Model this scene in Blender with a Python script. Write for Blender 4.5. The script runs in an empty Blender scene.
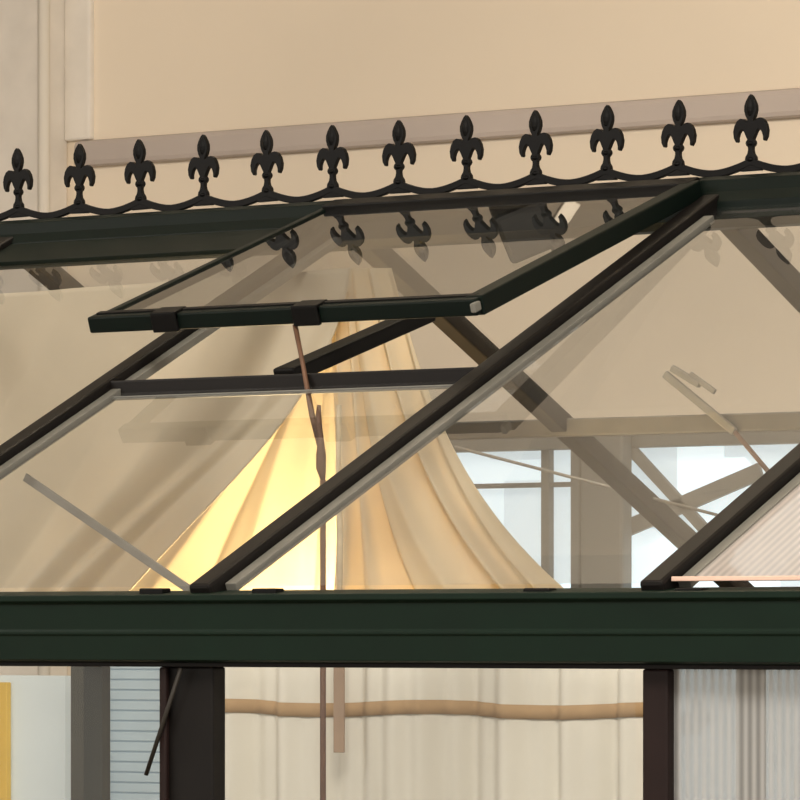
import bpy, bmesh, math, random
from mathutils import Vector
random.seed(4)
SC=bpy.context.scene
COL=SC.collection
F=4817.0; TH=math.atan(0.688); CT,ST=math.cos(TH),math.sin(TH)
HOR=635.0; CZ=1.80
RIGHT=Vector((CT,ST,0)); FWD=Vector((-ST,CT,0))
CAM=Vector((0,0,CZ))-FWD*6.5+RIGHT*(200/F*6.5)
def W(px,py,Y):
    """world point seen at a measured photo position, on the vertical plane y=Y"""
    u=(px-400)/F; v=(HOR-py)/F
    d=FWD+RIGHT*u+Vector((0,0,v))
    k=(Y-CAM.y)/d.y
    return CAM+d*k

# ---------------- materials ----------------
def s2l(c): return tuple(((x/255)/12.92 if x/255<=0.04045 else (((x/255)+0.055)/1.055)**2.4) for x in c)
def mat(name,c,rough=0.6,metal=0.0,var=0.08,scale=8,bump=0.0,spec=0.5,stretch=None,transl=0.0,emis=0.0,blocks=False):
    m=bpy.data.materials.new(name); m.use_nodes=True
    nt=m.node_tree; b=nt.nodes['Principled BSDF']
    tc=nt.nodes.new('ShaderNodeTexCoord'); mp=nt.nodes.new('ShaderNodeMapping')
    nt.links.new(tc.outputs['Object'],mp.inputs[0])
    if stretch: mp.inputs['Scale'].default_value=stretch
    r=nt.nodes.new('ShaderNodeValToRGB'); l=s2l(c)
    if blocks:
        n=nt.nodes.new('ShaderNodeTexVoronoi'); n.distance='CHEBYCHEV'; n.inputs['Scale'].default_value=scale
        sp=nt.nodes.new('ShaderNodeSeparateColor'); nt.links.new(n.outputs['Color'],sp.inputs[0]); src=sp.outputs[0]
    else:
        n=nt.nodes.new('ShaderNodeTexNoise'); n.inputs['Scale'].default_value=scale; n.inputs['Detail'].default_value=4; src=n.outputs[0]
    nt.links.new(mp.outputs[0],n.inputs[0])
    r.color_ramp.elements[0].position=.3; r.color_ramp.elements[1].position=.7
    r.color_ramp.elements[0].color=(*[x*(1-var) for x in l],1)
    r.color_ramp.elements[1].color=(*[min(1,x*(1+var)) for x in l],1)
    nt.links.new(src,r.inputs[0]); nt.links.new(r.outputs[0],b.inputs['Base Color'])
    b.inputs['Roughness'].default_value=rough; b.inputs['Metallic'].default_value=metal
    b.inputs['Specular IOR Level'].default_value=spec
    if bump:
        bp=nt.nodes.new('ShaderNodeBump'); bp.inputs['Strength'].default_value=bump; bp.inputs['Distance'].default_value=.01
        nt.links.new(src,bp.inputs['Height']); nt.links.new(bp.outputs[0],b.inputs['Normal'])
    if emis:
        nt.links.new(r.outputs[0],b.inputs['Emission Color']); b.inputs['Emission Strength'].default_value=emis
    if transl:
        out=nt.nodes['Material Output']; t=nt.nodes.new('ShaderNodeBsdfTranslucent'); mx=nt.nodes.new('ShaderNodeMixShader')
        nt.links.new(r.outputs[0],t.inputs[0]); mx.inputs[0].default_value=transl
        nt.links.new(b.outputs[0],mx.inputs[1]); nt.links.new(t.outputs[0],mx.inputs[2]); nt.links.new(mx.outputs[0],out.inputs[0])
    return m
def glass(name,tint=(.97,.98,.96),boost=1.8,rough=0.0,base=.04,haze=0.0,hazec=(.6,.55,.45),ribs=0,ribc=.28,ribd=.62):
    m=bpy.data.materials.new(name); m.use_nodes=True; nt=m.node_tree; nt.nodes.clear()
    out=nt.nodes.new('ShaderNodeOutputMaterial')
    tr=nt.nodes.new('ShaderNodeBsdfTransparent'); tr.inputs[0].default_value=(*tint,1)
    gl=nt.nodes.new('ShaderNodeBsdfGlossy'); gl.inputs['Roughness'].default_value=rough
    lw=nt.nodes.new('ShaderNodeLayerWeight'); lw.inputs[0].default_value=.5
    p=nt.nodes.new('ShaderNodeMath'); p.operation='POWER'; p.inputs[1].default_value=5; nt.links.new(lw.outputs['Facing'],p.inputs[0])
    a=nt.nodes.new('ShaderNodeMath'); a.operation='MULTIPLY_ADD'; a.use_clamp=True
    a.inputs[1].default_value=.96*boost; a.inputs[2].default_value=base*boost; nt.links.new(p.outputs[0],a.inputs[0])
    mx=nt.nodes.new('ShaderNodeMixShader'); nt.links.new(a.outputs[0],mx.inputs[0]); nt.links.new(gl.outputs[0],mx.inputs[2])
    if haze:
        df=nt.nodes.new('ShaderNodeBsdfDiffuse'); df.inputs[0].default_value=(*hazec,1)
        tl=nt.nodes.new('ShaderNodeBsdfTranslucent'); tl.inputs[0].default_value=(*hazec,1)
        ad=nt.nodes.new('ShaderNodeMixShader'); nt.links.new(df.outputs[0],ad.inputs[1]); nt.links.new(tl.outputs[0],ad.inputs[2])
        hm=nt.nodes.new('ShaderNodeMath'); hm.operation='MULTIPLY'
        if ribs:
            tc=nt.nodes.new('ShaderNodeTexCoord'); wv=nt.nodes.new('ShaderNodeTexWave'); wv.inputs['Scale'].default_value=ribs
            wv.bands_direction='X'; nt.links.new(tc.outputs['Object'],wv.inputs[0])
            mr=nt.nodes.new('ShaderNodeMapRange'); mr.inputs[3].default_value=haze*(1-ribc); mr.inputs[4].default_value=min(1,haze*(1+ribc))
            nt.links.new(wv.outputs['Fac'],mr.inputs[0]); nt.links.new(mr.outputs[0],hm.inputs[0]); hm.inputs[1].default_value=1
            cr=nt.nodes.new('ShaderNodeMix'); cr.data_type='RGBA'; nt.links.new(wv.outputs['Fac'],cr.inputs[0])
            cr.inputs[6].default_value=(*[q*ribd for q in hazec],1); cr.inputs[7].default_value=(*hazec,1)
            nt.links.new(cr.outputs[2],df.inputs[0]); nt.links.new(cr.outputs[2],tl.inputs[0])
        else:
            n=nt.nodes.new('ShaderNodeTexNoise'); n.inputs['Scale'].default_value=3
            hm.inputs[1].default_value=haze*2; nt.links.new(n.outputs[0],hm.inputs[0])
        m2=nt.nodes.new('ShaderNodeMixShader'); nt.links.new(hm.outputs[0],m2.inputs[0])
        nt.links.new(tr.outputs[0],m2.inputs[1]); nt.links.new(ad.outputs[0],m2.inputs[2]); nt.links.new(m2.outputs[0],mx.inputs[1])
    else: nt.links.new(tr.outputs[0],mx.inputs[1])
    nt.links.new(mx.outputs[0],out.inputs[0]); return m

M_green=mat('green_aluminium',(5,26,15),.5,0,.12,14,spec=.22)
M_vgreen=mat('dark_green_vent_paint',(5,16,11),.5,0,.12,14,spec=.18)
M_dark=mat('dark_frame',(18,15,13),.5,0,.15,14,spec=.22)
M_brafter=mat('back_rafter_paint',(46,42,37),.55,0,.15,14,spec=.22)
M_black=mat('black_iron',(13,12,11),.5,0,.2,30,spec=.15)
M_brown=mat('brown_frame',(32,20,18),.5,0,.15,14,spec=.22)
M_gasket=mat('grey_gasket',(112,110,102),.5,0,.1,14)
M_steel=mat('grey_steel',(136,133,126),.45,.1,.12,20)
M_purl=mat('grey_purlin_paint',(100,98,94),.5,0,.12,20)
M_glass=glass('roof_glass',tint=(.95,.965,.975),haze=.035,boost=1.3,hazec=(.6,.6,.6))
M_lglass=glass('weak_reflection_roof_glass',tint=(.94,.95,.96),haze=.05,boost=1.0,hazec=(.58,.57,.55))  # roof glass copy for the left panes, reflections turned down
M_vglass=glass('vent_glass',tint=(.93,.95,.97),boost=1.9,haze=.04,hazec=(.68,.69,.69))
M_wglass=glass('wall_glass',tint=(.97,.98,.98),boost=1.1)
M_poly=glass('polycarbonate_wall',tint=(.95,.95,.94),boost=.5,rough=.3,haze=.9,hazec=(.56,.57,.57),ribs=26,ribc=.05,ribd=.6)
M_poly2=glass('polycarbonate_roof',tint=(.95,.92,.9),boost=.5,rough=.3,haze=.88,hazec=(.76,.69,.65),ribs=26,ribc=.05,ribd=.74)
M_copper=mat('copper_tape',(225,190,170),.5,0,.06,10)
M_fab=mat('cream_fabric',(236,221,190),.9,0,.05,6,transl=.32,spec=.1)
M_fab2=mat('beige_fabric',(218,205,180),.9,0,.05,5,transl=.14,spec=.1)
M_fab3=mat('pale_curtain_fabric',(226,221,207),.9,0,.04,6,transl=.03,spec=.1)
M_trim=mat('brown_ribbon',(176,146,108),.8,0,.05,30,spec=.1)
M_tie=mat('reddish_brown_webbing',(164,140,118),.8,0,.06,30,spec=.1)
M_wall=mat('painted_plaster',(230,217,198),.85,0,.07,.5,bump=.1)
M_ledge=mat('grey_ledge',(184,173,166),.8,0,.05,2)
M_pil=mat('pilaster_paint',(228,222,213),.8,0,.06,7,bump=.3)
M_ceil=mat('ceiling_paint',(216,210,199),.9,0,.05,1)
M_floor=mat('concrete',(150,138,120),.7,0,.1,3)
M_wframe=mat('window_frame_paint',(112,110,104),.6,0,.06,6)
M_sky=mat('daylit_pane',(206,220,226),.3,0,.16,3,emis=1.3,blocks=True)
M_slat=mat('blue_grey_slat',(158,174,182),.5,0,.06,6,emis=.15)  # slight emission put in so the slats look lighter
M_board=mat('pale_board',(196,206,208),.7,0,.05,3,emis=.2)  # faint glow in the material brightens the board, which is no lamp
M_yel=mat('yellow_paint',(206,170,66),.7,0,.05,6,emis=.1)  # small self-glow added to the yellow panel
M_post=mat('grey_green_post',(50,52,47),.6,0,.1,6)
M_lampm=mat('lamp_face',(250,240,215),.5,0,.02,5,emis=1.5)
M_refl=mat('lamp_reflector',(188,180,166),.5,0,.05,5)
M_rope=mat('pale_rope',(210,192,160),.9,0,.1,60)
M_rod=mat('rusty_rod',(104,74,54),.6,.2,.15,40)

# ---------------- builders ----------------
def link(o,parent=None):
    COL.objects.link(o)
    if parent is not None: o.parent=parent
    return o
def empty(name,label=None,cat=None,loc=(0,0,0),parent=None):
    e=bpy.data.objects.new(name,None); e.location=loc; e.empty_display_size=.1
    if label: e['label']=label
    if cat: e['category']=cat
    COL.objects.link(e)
    bpy.context.view_layer.update()
    if parent is not None:
        e.parent=parent; e.matrix_parent_inverse=parent.matrix_world.inverted()
        bpy.context.view_layer.update()
    return e
def tag(o,label,cat,group=None):
    o['label']=label; o['category']=cat
    if group: o['group']=group
    return o
def mesh(name,verts,faces,m,parent=None,smooth=False,bev=0,thick=0,segs=2):
    me=bpy.data.meshes.new(name); me.from_pydata([tuple(v) for v in verts],[],faces); me.update()
    bm=bmesh.new(); bm.from_mesh(me); bmesh.ops.recalc_face_normals(bm,faces=bm.faces); bm.to_mesh(me); bm.free()
    if smooth:
        for p in me.polygons: p.use_smooth=True
    me.materials.append(m); o=bpy.data.objects.new(name,me); link(o,parent)
    if parent is not None:
        o.matrix_parent_inverse=parent.matrix_world.inverted()
    if thick:
        s=o.modifiers.new('Solidify','SOLIDIFY'); s.thickness=thick; s.offset=0
    if bev:
        b=o.modifiers.new('Bevel','BEVEL'); b.width=bev; b.segments=segs; b.limit_method='ANGLE'
    return o
def barvf(p0,p1,w,h,up=Vector((0,0,1))):
    p0=Vector(p0);p1=Vector(p1); ax=(p1-p0).normalized(); sd=ax.cross(Vector(up)).normalized(); u=sd.cross(ax).normalized()
    v=[]
    for p in (p0,p1):
        for a,b in ((-1,-1),(1,-1),(1,1),(-1,1)): v.append(p+sd*(a*w/2)+u*(b*h/2))
    return v,[(0,1,2,3),(7,6,5,4),(0,4,5,1),(1,5,6,2),(2,6,7,3),(3,7,4,0)]
def multi(*vfs):
    V=[];Fc=[]
    for v,f in vfs:
        n=len(V); V+=list(v); Fc+=[tuple(i+n for i in q) for q in f]
    return V,Fc
def bar(name,p0,p1,w,h,m,parent=None,bev=.003,up=Vector((0,0,1))):
    v,f=barvf(p0,p1,w,h,up); return mesh(name,v,f,m,parent,bev=bev)
def tubevf(pts,r,n=10):
    V=[];Fc=[]; pts=[Vector(p) for p in pts]
    for i,p in enumerate(pts):
        t=(pts[min(i+1,len(pts)-1)]-pts[max(i-1,0)]).normalized()
        a=t.cross(Vector((.13,1,.07))).normalized(); b=t.cross(a)
        rr=r[i] if isinstance(r,(list,tuple)) else r
        for k in range(n):
            q=2*math.pi*k/n; V.append(p+a*math.cos(q)*rr+b*math.sin(q)*rr)
    for i in range(len(pts)-1):
        for k in range(n): Fc.append((i*n+k,i*n+(k+1)%n,(i+1)*n+(k+1)%n,(i+1)*n+k))
    Fc.append(tuple(range(n))); Fc.append(tuple((len(pts)-1)*n+k for k in reversed(range(n))))
    return V,Fc
def tube(name,pts,r,m,parent=None,n=10):
    v,f=tubevf(pts,r,n); return mesh(name,v,f,m,parent,smooth=True)
def extrude_x(prof,x0,x1):
    n=len(prof); v=[(x0,y,z) for y,z in prof]+[(x1,y,z) for y,z in prof]
    f=[tuple(range(n)),tuple(reversed(range(n,2*n)))]+[(i,(i+1)%n,n+(i+1)%n,n+i) for i in range(n)]
    return v,f
def bez(P,t):
    P=[Vector(p) for p in P]
    while len(P)>1: P=[P[i].lerp(P[i+1],t) for i in range(len(P)-1)]
    return P[0]
def sheet(name,fn,nu,nv,m,parent=None,thick=.002):
    V=[fn(i/nu,j/nv) for j in range(nv+1) for i in range(nu+1)]
    Fc=[(j*(nu+1)+i,j*(nu+1)+i+1,(j+1)*(nu+1)+i+1,(j+1)*(nu+1)+i) for j in range(nv) for i in range(nu)]
    return mesh(name,V,Fc,m,parent,smooth=True,thick=thick)

# ---------------- greenhouse ----------------
S=.467; Z0=1.862; RY=1.34
def rz(Y): return Z0+S*(Y if Y<=RY else 2*RY-Y)
BX=[-2.28,-1.42,-.71,0,.71,1.42]
GH=empty('greenhouse','Victorian greenhouse with dark green frame, glass roof and ornate ridge cresting','greenhouse',(-.4,RY,0))
X0,X1=-2.28,1.42
prof=[(-.053,Z0-.008),(-.053,Z0-.016),(-.047,Z0-.020),(-.045,Z0-.055),(-.047,Z0-.057),(-.047,Z0-.061),(-.045,Z0-.063),(-.043,Z0-.096),(-.02,Z0-.099),(.03,Z0-.099),(.03,Z0-.008),(0,Z0-.002)]
v,f=extrude_x(prof,X0-.05,X1+.05); mesh('eave_gutter',v,f,M_green,GH,bev=.001)
v,f=extrude_x([(2*RY-y,z) for y,z in prof],X0-.05,X1+.05); mesh('eave_gutter',v,f,M_green,GH,bev=.001)
for yy in (0,2*RY):
    bar('wall_plate',(X0,yy,Z0-.102),(X1,yy,Z0-.102),.04,.006,M_dark,GH,bev=.001)
pr=[(-.05,2.450),(-.05,2.478),(-.038,2.495),(-.03,2.515),(-.012,2.522),(.012,2.522),(.03,2.515),(.038,2.49),(.05,2.475),(.05,2.452),(.02,2.44),(-.02,2.44)]
v,f=extrude_x([(RY+a,b) for a,b in pr],X0-.03,X1+.03); mesh('ridge_beam',v,f,M_vgreen,GH,bev=.0015)
# cresting
SPC=.1342; FX0=-1.4008
CR=empty('ridge_cresting',parent=GH)
CR['label']='black iron cresting with scalloped rail and fleur-de-lis finials'
imin=math.ceil((X0-FX0)/SPC); imax=math.floor((X1-FX0)/SPC)
xs=[FX0+SPC*i for i in range(imin,imax+1)]
V=[];Fc=[];N=14
for a in range(len(xs)-1):
    for k in range(N+(1 if a==len(xs)-2 else 0)):
        q=k/N; x=xs[a]+SPC*q; c=2.527+.016*abs(2*q-1)**1.7
        for (dy,dz) in ((-.005,-.006),(.005,-.006),(.005,.006),(-.005,.006)): V.append((x,RY+dy,c+dz))
n=len(V)//4
for i in range(n-1):
    for k in range(4): Fc.append((i*4+k,i*4+(k+1)%4,(i+1)*4+(k+1)%4,(i+1)*4+k))
Fc+= [(0,1,2,3),tuple((n-1)*4+k for k in (3,2,1,0))]
mesh('scalloped_rail',V,Fc,M_black,CR,bev=.0012)
half=[(0,1.0),(.035,.965),(.075,.90),(.10,.84),(.102,.77),(.08,.70),(.05,.65),(.048,.625),(.07,.63),(.11,.66),(.17,.67),(.225,.64),(.268,.575),(.29,.49),(.278,.40),(.24,.34),(.215,.355),(.215,.41),(.195,.465),(.165,.505),(.13,.51),(.10,.47),(.07,.41),(.05,.375),(.072,.35),(.08,.32),(.066,.29),(.04,.27),(.038,.23),(.05,.18),(.082,.14),(.092,.10),(.07,.06),(.11,.02),(.18,-.01),(.18,-.06),(0,-.06)]
H=.114
poly=half+[(-x,z) for x,z in reversed(half[1:-1])]
def finial_mesh():
    th=.0045
    bm=bmesh.new()
    a=[bm.verts.new((x*H*.95,-th,z*H)) for x,z in poly]; f0=bm.faces.new(a)
    r=bmesh.ops.extrude_face_region(bm,geom=[f0])
    vs=[e for e in r['geom'] if isinstance(e,bmesh.types.BMVert)]
    for q in vs: q.co.y+=2*th
    for (cz,rx,rzz) in ((.82,.07,.15),(.32,.07,.04),(.10,.065,.04)):
        s=bmesh.ops.create_uvsphere(bm,u_segments=12,v_segments=8,radius=1)
        for q in s['verts']: q.co=Vector((q.co.x*rx*H,q.co.y*.009,(q.co.z*rzz+cz)*H))
    bmesh.ops.recalc_face_normals(bm,faces=bm.faces)
    me=bpy.data.meshes.new('finial'); bm.to_mesh(me); bm.free(); me.materials.append(M_black); return me
fm=finial_mesh()
for x in xs:
    o=bpy.data.objects.new('finial',fm); o.location=(x,RY,2.535); link(o,CR)
    o.matrix_parent_inverse=CR.matrix_world.inverted()
    o.rotation_euler=(random.uniform(-.02,.02),random.uniform(-.03,.03),random.uniform(-.05,.05))
    b=o.modifiers.new('Bevel','BEVEL'); b.width=.0012; b.segments=2; b.limit_method='ANGLE'
nF=Vector((0,-S,1)).normalized(); nB=Vector((0,S,1)).normalized()
for x in BX:
    xo=x+.025
    bar('rafter',Vector((xo,-.03,rz(-.03)))+nF*.006,Vector((xo,RY-.03,rz(RY-.03)))+nF*.006,.035,.03,M_dark,GH,up=nF,bev=.005)
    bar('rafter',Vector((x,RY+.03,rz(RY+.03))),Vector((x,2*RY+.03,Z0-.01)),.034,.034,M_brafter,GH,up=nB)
    if x!=X1:
        bar('glazing_strip',Vector((xo+.028,-.0,rz(0)))+nF*.002,Vector((xo+.028,RY-.09,rz(RY-.09)))+nF*.002,.018,.012,M_gasket,GH,up=nF,bev=.001)
bar('dark_ridge_strip',(X0,RY-.085,rz(RY-.085)+.008),(-.735,RY-.085,rz(RY-.085)+.008),.10,.008,M_vgreen,GH,up=nF,bev=.001)  # dark strip added below the ridge, making its left part darker
bar('vent_header',(-.69,.67,rz(.67)+.004),(.01,.67,rz(.67)+.004),.02,.026,M_dark,GH)
bar('vent_header_strip',(-.67,.645,rz(.645)),(.0,.645,rz(.645)),.012,.006,M_gasket,GH,bev=.001)
bar('purlin',(X0,2.02,rz(2.02)-.002),(X1,2.02,rz(2.02)-.002),.03,.032,M_purl,GH)
def pane(name,x0,x1,y0,y1,m,off=.004,back=False):
    nn=nB if back else nF
    v=[Vector((x0,y0,rz(y0)))+nn*off,Vector((x1,y0,rz(y0)))+nn*off,Vector((x1,y1,rz(y1)))+nn*off,Vector((x0,y1,rz(y1)))+nn*off]
    return mesh(name,v,[(0,1,2,3)],m,GH)
for i in range(len(BX)-1):
    a,b=BX[i]+.045,BX[i+1]+.01
    if BX[i]==.71:
        pane('polycarbonate_roof_panel',a,b,0,RY-.04,M_poly2,off=.006)
        bar('copper_edge_strip',Vector((a,-.005,rz(-.005)))+nF*.012,Vector((b,-.005,rz(-.005)))+nF*.012,.02,.006,M_copper,GH,bev=.001)
    elif BX[i]==-.71: pane('roof_pane',a,b,.0,.655,M_glass)
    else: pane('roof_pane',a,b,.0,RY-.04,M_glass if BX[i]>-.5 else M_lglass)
    pane('roof_pane',BX[i]+.02,BX[i+1]-.02,RY+.04,2*RY,M_glass,back=True)
for px in (155,268,540,692):
    p=W(px,592,-.03); bar('glazing_clip',p-Vector((.02,0,0)),p+Vector((.02,0,0)),.02,.01,M_black,GH,bev=.002)
for x in BX:
    w=.085 if x==0 else .038
    xo=-.01 if x==0 else (.018 if x==.71 else 0)
    bar('wall_post',(x+xo,0,0),(x+xo,0,Z0-.105),w,.03,M_brown if x==.71 else M_dark,GH,up=Vector((0,1,0)))
    bar('wall_post',(x,2*RY,0),(x,2*RY,Z0-.105),.05,.03,M_post,GH,up=Vector((0,1,0)))
bar('post_edge_strip',(-.045,-.02,0),(-.045,-.02,Z0-.105),.012,.01,M_brown,GH,up=Vector((0,1,0)))
for i in range(len(BX)-1):
    a,b=BX[i]+.02,BX[i+1]-.02
    for yy in (0,2*RY):
        bar('sill_rail',(a,yy,.55),(b,yy,.55),.05,.05,M_green,GH)
        bar('kick_panel',(a,yy,.28),(b,yy,.28),.02,.5,M_green,GH)
        mesh('polycarbonate_wall_panel' if (BX[i]==.71 and yy==0) else 'wall_pane',[(a,yy,.57),(b,yy,.57),(b,yy,Z0-.105),(a,yy,Z0-.105)],[(0,1,2,3)],M_poly if (BX[i]==.71 and yy==0) else M_wglass,GH)
for x in (X0,X1):
    bar('gable_tie',(x,0,Z0-.08),(x,2*RY,Z0-.08),.04,.05,M_green,GH)
    mesh('gable_pane',[(x,0,.55),(x,2*RY,.55),(x,2*RY,Z0),(x,RY,2.45),(x,0,Z0)],[(0,1,2,3,4)],M_wglass,GH)
bar('brace_strut',W(25,477,.5),W(190,590,.5),.004,.013,M_steel,GH,bev=.001)
tube('brace_rod',[W(455,447,2.3),W(725,517,2.3)],.003,M_steel,GH)
tube('brace_rod',[W(735,432,1.6),W(772,476,1.6)],.004,M_rod,GH)
tube('window_stay',[W(181,668,-.03),W(146,775,-.03)],.003,M_brafter,GH)

# ---- roof vent ----
VN=empty('roof_vent',parent=GH); VN['label']='hinged glass roof window propped open'
hy,hz=RY-.045,2.500; by,bz=.672,2.282
vd=Vector((0,by-hy,bz-hz)); vn=Vector((0,-(hz-bz),(hy-by))).normalized()
xa,xb=-.705,.0
def vp(x,t,o=0): return Vector((x,hy,hz))+vd*t+vn*o
bar('vent_frame_rail',vp(xa-.008,1),vp(xb+.008,1),.022,.026,M_vgreen,VN,up=vn)
bar('vent_frame_rail',vp(xa,0,.004),vp(xb,0,.004),.04,.024,M_black,VN,up=vn)
bar('vent_frame_stile',vp(xa,0),vp(xa,1),.014,.02,M_vgreen,VN,up=vn)
bar('vent_frame_stile',vp(xb-.002,0),vp(xb-.002,1),.03,.03,M_vgreen,VN,up=vn)
bar('vent_rail_lip',vp(xa,.985,.013),vp(xb,.985,.013),.012,.005,M_black,VN,up=vn,bev=.001)
mesh('vent_pane',[vp(xa,0,.006),vp(xb-.02,0,.006),vp(xb-.02,1,.006),vp(xa,1,.006)],[(0,1,2,3)],M_vglass,VN)
for px in (170,311):
    x=W(px,312,by).x
    v,f=multi(barvf(vp(x-.024,1.0,.010),vp(x+.024,1.0,.010),.034,.014,vn),barvf(vp(x-.024,1.02,0),vp(x+.024,1.02,0),.008,.030,vn))
    mesh('vent_clip',v,f,M_black,VN,bev=.002)
bar('vent_corner_cap',vp(xb+.004,1.02,.002),vp(xb+.013,1.02,.002),.018,.014,M_gasket,VN,up=vn,bev=.002)
bar('vent_opener_arm',W(284,376,.672),W(425,314,.98),.045,.024,M_black,VN,bev=.004)
rod=empty('vent_crank_rod',parent=GH)
Yr=.62
tube('upper_link',[W(295,325,.67),W(303,365,.66),W(312,415,.64),W(319,445,Yr)],[.004,.0035,.0045,.0035],M_rod,rod)
v,f=tubevf([W(319,405,Yr),W(318,425,Yr),W(321,440,Yr),W(321,455,Yr),W(321,468,Yr),W(323,480,Yr)],[.003,.006,.0045,.0075,.0075,.0035])
mesh('screw_gear',v,f,M_rod,rod,smooth=True)
b=W(323,480,Yr); tube('crank_pole',[b,Vector((b.x,b.y,.9))],.0045,M_rod,rod)
r2=W(339,405,.66); tube('pull_cord',[r2,W(338,470,.66),W(340,540,.66),Vector((r2.x,.66,1.78))],[.004,.0035,.005,.0035],M_rope,GH)
v,f=multi(barvf(W(665,374,2.0),W(735,432,2.0),.01,.014),barvf(W(672,368,2.0),W(700,385,2.0),.012,.012),barvf(W(690,374,2.0),W(715,392,2.0),.008,.01))
mesh('vent_stay_bracket',v,f,M_steel,GH,bev=.002)

# ---------------- fabrics ----------------
def flap(name,L,R,Y0,folds,m,amp,label,nu=150,nv=70,yslope=0):
    def g(s,t):
        a=bez(L,t);b=bez(R,t); p=a.lerp(b,s)
        env=.2+.8*t
        d=sum(h*math.exp(-abs((s-c-.07*math.sin(2.5*t+c*9))/w)**1.6) for c,w,h in folds)
        Y=Y0+yslope*t+amp*env*d
        q=W(p.x,p.y,Y0+yslope*t); return Vector((q.x,Y,q.z))
    return tag(sheet(name,g,nu,nv,m),label,'curtain')
flap('draped_curtain',[(330,268),(333,420),(345,520),(330,640)],[(392,268),(425,375),(440,520),(645,648)],1.22,
     [(.05,.04,-1),(.15,.04,.6),(.27,.07,-.9),(.36,.03,.9),(.5,.09,-.8),(.62,.03,.7),(.68,.03,-.6),(.82,.08,.7),(.95,.04,-.5)],M_fab,.04,'cream tent curtain gathered at the ridge and swept aside')
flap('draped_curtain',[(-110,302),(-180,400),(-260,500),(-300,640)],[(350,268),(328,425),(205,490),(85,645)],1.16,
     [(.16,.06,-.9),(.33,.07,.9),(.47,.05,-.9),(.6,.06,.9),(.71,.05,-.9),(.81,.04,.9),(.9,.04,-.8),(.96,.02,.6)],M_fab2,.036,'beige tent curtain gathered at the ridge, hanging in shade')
flap('tent_backdrop',[(300,350),(230,430),(120,560),(20,660)],[(345,350),(370,430),(400,560),(420,660)],1.66,
     [(.3,.05,-.8),(.4,.03,.6),(.5,.06,-.8),(.63,.03,.7),(.7,.06,-.6),(.82,.03,.5)],M_fab,.034,'warmly lit cream tent fabric behind the open curtains')
CY=1.02
cxa,cxb=W(190,700,CY).x,W(664,700,CY).x
def cur(m0,m1,off=0):
    def g(s,t):
        x=cxa+s*(cxb-cxa)
        return Vector((x,CY+off+.018*math.sin(s*6*2*math.pi+2.4*math.sin(7*s))+.006*math.sin(s*17*2*math.pi),m0+(m1-m0)*t))
    return g
LC=empty('hanging_curtain','pale cream hanging curtain with a wavy tan ribbon trim','curtain',((cxa+cxb)/2,CY,0))
sheet('curtain_cloth',cur(0,1.81),220,20,M_fab3,LC)
def rib(s,t):
    p=cur(0,1,-.004)(s,0); z=W(430,702,CY).z+.0035*math.sin(s*13+1)-.022*t
    return Vector((p.x,p.y,z))
sheet('ribbon_trim',rib,220,2,M_trim,LC,thick=.001)
t0=W(341,640,CY-.03)
bar('curtain_tie',(t0.x,CY-.035,t0.z),(t0.x,CY-.035,W(341,752,CY).z),.020,.004,M_tie,LC,up=Vector((0,1,0)),bev=.001)
# floor lantern
lp=W(266,685,1.40)
LN=empty('floor_lantern','warm lantern on a thin stand glowing inside the tent','lamp',(lp.x,lp.y,0))
v,f=tubevf([lp+Vector((0,0,-.14)),lp+Vector((0,0,-.12)),lp+Vector((0,0,-.05)),lp+Vector((0,0,-.03))],[.03,.05,.05,.03],16)
mesh('lantern_shade',v,f,M_lampm,LN,smooth=True)
tube('lantern_stand',[(lp.x,lp.y,.0),(lp.x,lp.y,.02),(lp.x,lp.y,.03),(lp.x,lp.y,lp.z-.13)],[.12,.12,.012,.012],M_black,LN)

# ---------------- hall ----------------
WY=7.0
def wx(px,py=500): return W(px,py,WY).x
def wz(py,px=600): return W(px,py,WY).z
# ceiling-hung spotlight whose mirror image shows in the open vent
u=(542-400)/F; vv=(HOR-222)/F; d=FWD+RIGHT*u+Vector((0,0,vv))
k=(Vector((0,hy,hz))-CAM).dot(vn)/d.dot(vn); P=CAM+d*k
dn=d.normalized(); rr=dn-2*dn.dot(vn)*vn
SPt=P+rr*4.2
SL=empty('hanging_spotlight','black box spotlight with a pale reflector hung from the ceiling','lamp',SPt)
side=rr.cross(Vector((0,0,1))).normalized()
bar('lamp_housing',SPt-side*.11,SPt+side*.02,.10,.14,M_black,SL,bev=.012)
bar('lamp_reflector',SPt+side*.025+Vector((0,0,.04)),SPt+side*.09-Vector((0,0,.01)),.02,.04,M_refl,SL,bev=.004)
tube('lamp_rod',[SPt+Vector((0,0,.04)),Vector((SPt.x,SPt.y,5.0))],.008,M_black,SL)
wins=[(wx(440),wx(586)),(wx(622),wx(860))]
zt=wz(441); zb=1.25
xc=sorted([-12,8]+[q for w in wins for q in w]); zc=[0,zb,zt,5.0]
V=[];Fc=[]
def quad(a,b,c,d):
    n=len(V); V.extend([a,b,c,d]); Fc.append((n,n+1,n+2,n+3))
for i in range(len(xc)-1):
    for j in range(3):
        mid=(xc[i]+xc[i+1])/2
        hole=j==1 and any(a<mid<b for a,b in wins)
        if not hole: quad((xc[i],WY,zc[j]),(xc[i+1],WY,zc[j]),(xc[i+1],WY,zc[j+1]),(xc[i],WY,zc[j+1]))
def struct(o): o['kind']='structure'; return o
struct(mesh('wall_back',V,Fc,M_wall,thick=.1))
struct(mesh('floor',[(-12,-9,0),(8,-9,0),(8,WY,0),(-12,WY,0)],[(0,1,2,3)],M_floor))
struct(mesh('ceiling',[(-12,-9,5),(8,-9,5),(8,WY,5),(-12,WY,5)],[(0,1,2,3)],M_ceil))
struct(mesh('wall_left',[(-12,-9,0),(-12,WY,0),(-12,WY,5),(-12,-9,5)],[(0,1,2,3)],M_wall))
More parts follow.
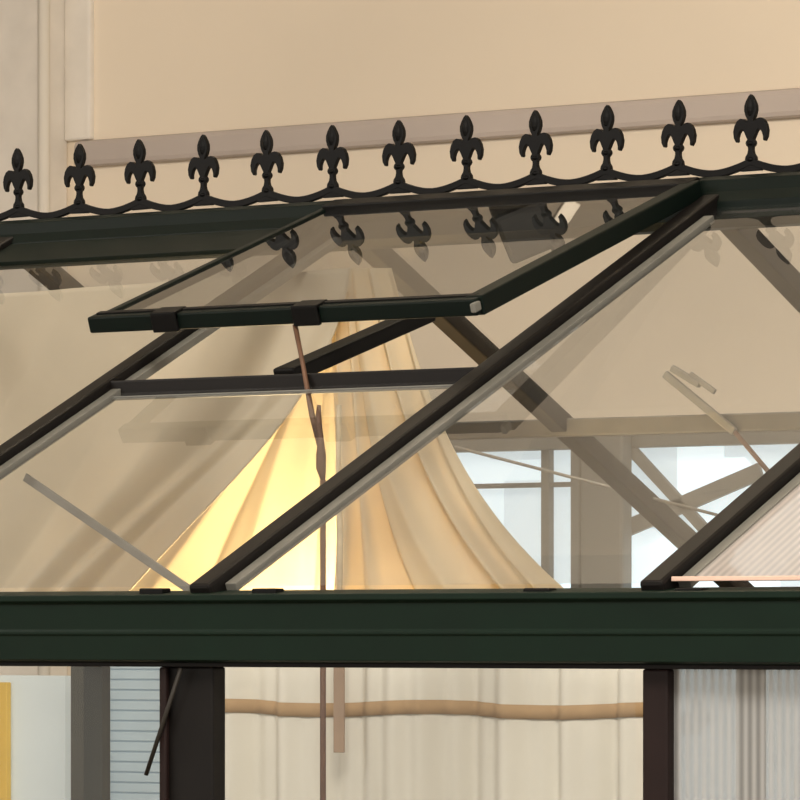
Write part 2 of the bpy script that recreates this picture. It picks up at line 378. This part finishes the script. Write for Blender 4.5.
zl=W(400,130,WY-.1).z
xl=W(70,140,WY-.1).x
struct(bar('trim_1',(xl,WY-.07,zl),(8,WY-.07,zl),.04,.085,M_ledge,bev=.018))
a,b_=wx(-60,100),wx(78,100)
struct(bar('trim_2',((a+b_)/2,WY-.12,0),((a+b_)/2,WY-.12,5),b_-a,.14,M_pil,bev=.01,up=Vector((0,1,0))))
c_=wx(104,100)
struct(bar('trim_4',((b_+c_)/2,WY-.06,zl+.045),((b_+c_)/2,WY-.06,5),c_-b_,.03,M_pil,bev=.008,up=Vector((0,1,0))))
cx=W(44,100,WY-.22)
cd=tube('wall_conduit',[(cx.x,WY-.22,0),(cx.x,WY-.22,5)],.02,M_ceil); tag(cd,'pale vertical conduit pipe fixed to the wall','pipe')
for k,(a,b_) in enumerate(wins):
    vfs=[barvf((a,WY-.04,zt),(b_,WY-.04,zt),.05,.05),barvf((a,WY-.04,zb),(b_,WY-.04,zb),.1,.05),
         barvf((a,WY-.04,zb),(a,WY-.04,zt),.03,.05,Vector((0,1,0))),barvf((b_,WY-.04,zb),(b_,WY-.04,zt),.03,.05,Vector((0,1,0)))]
    if k==0:
        vfs.append(barvf((wx(551),WY-.02,zb),(wx(551),WY-.02,zt),.03,.03,Vector((0,1,0))))
        vfs.append(barvf((a,WY-.02,wz(484)),(b_,WY-.02,wz(484)),.02,.015))
    if k==1:
        vfs.append(barvf((wx(622),WY-.05,wz(535)),(wx(770),WY-.05,wz(475)),.02,.05))
        vfs.append(barvf((wx(632),WY-.05,wz(442)),(wx(740),WY-.05,wz(560)),.02,.035))
    WN=struct(empty('window_%d'%(k+1)))
    v,f=multi(*vfs); struct(mesh('window_frame',v,f,M_wframe,WN,bev=.004))
    struct(mesh('window_pane',[(a,WY+.03,zb),(b_,WY+.03,zb),(b_,WY+.03,zt),(a,WY+.03,zt)],[(0,1,2,3)],M_sky,WN))
px0,px1=W(583,500,WY-.1).x,W(630,500,WY-.1).x
struct(bar('trim_3',((px0+px1)/2,WY-.1,0),((px0+px1)/2,WY-.1,wz(430)),(px1-px0)*.9,.06,M_wframe,up=Vector((0,1,0)),bev=.01))
P0=W(-40,675,5.0);P1=W(68,675,5.0)
BD=empty('notice_board','pale grey notice board with a yellow edge panel','board',((P0.x+P1.x)/2,5.0,0))
bar('board_panel',((P0.x+P1.x)/2,5,0.0),((P0.x+P1.x)/2,5,P0.z),P1.x-P0.x,.03,M_board,BD,up=Vector((0,1,0)))
q0=W(-40,682,4.97);q1=W(9,682,4.97)
bar('yellow_panel',((q0.x+q1.x)/2,4.97,.3),((q0.x+q1.x)/2,4.97,q0.z),q1.x-q0.x,.02,M_yel,BD,up=Vector((0,1,0)))
s0=W(104,665,5.2);s1=W(185,665,5.2)
vfs=[]
z=.012
while z<1.95:
    vfs.append(barvf((s0.x,5.2,z),(s1.x,5.2,z),.02,.024)); z+=.028
vfs+= [barvf(((s0.x+s1.x)/2,5.206,0),((s0.x+s1.x)/2,5.206,1.96),s1.x-s0.x,.012,Vector((0,1,0)))]
v,f=multi(*vfs); tag(mesh('slatted_shutter',v,f,M_slat,bev=.002),'blue-grey slatted metal shutter standing by the wall','shutter')
g0=W(87,665,4.6)
gp=bar('support_post',(g0.x,4.6,0),(g0.x,4.6,2.0),.07,.05,M_post,up=Vector((0,1,0))); tag(gp,'dark grey-green upright post beside the shutter','post')

# ---------------- lights ----------------
def area(name,loc,target,size,power,col):
    l=bpy.data.lights.new(name,'AREA'); l.energy=power; l.size=size; l.color=col
    o=bpy.data.objects.new(name,l); o.location=loc; COL.objects.link(o)
    o.rotation_euler=(Vector(target)-Vector(loc)).to_track_quat('-Z','Y').to_euler(); return o
area('added_area_light',(-1.2,1.6,4.8),(-3.0,7,3.5),1.3,185,(1,.87,.70))  # unseen area lights added overhead to brighten the hall and tent
area('added_area_light',(1.8,-2.5,4.7),(-.5,1.3,1.8),1.3,220,(1,.93,.84))
area('added_area_light',(-4,-2,4.7),(-2,2,1.5),2.0,120,(1,.94,.87))
pl=bpy.data.lights.new('lantern_bulb','POINT'); pl.energy=23; pl.color=(1,.75,.41); pl.shadow_soft_size=.07
o=bpy.data.objects.new('lantern_bulb',pl); o.location=lp+Vector((0,0,.08)); COL.objects.link(o)
w=bpy.data.worlds.new('World'); SC.world=w; w.use_nodes=True
w.node_tree.nodes['Background'].inputs[0].default_value=(1,.93,.85,1); w.node_tree.nodes['Background'].inputs[1].default_value=1.2
cd=bpy.data.cameras.new('camera'); cd.sensor_width=36; cd.lens=F/800*36; cd.shift_y=(HOR-400)/800; cd.clip_end=100
co=bpy.data.objects.new('camera',cd); co.location=CAM; co.rotation_euler=(math.pi/2,0,TH); COL.objects.link(co); SC.camera=co
SC.view_settings.view_transform='Standard'
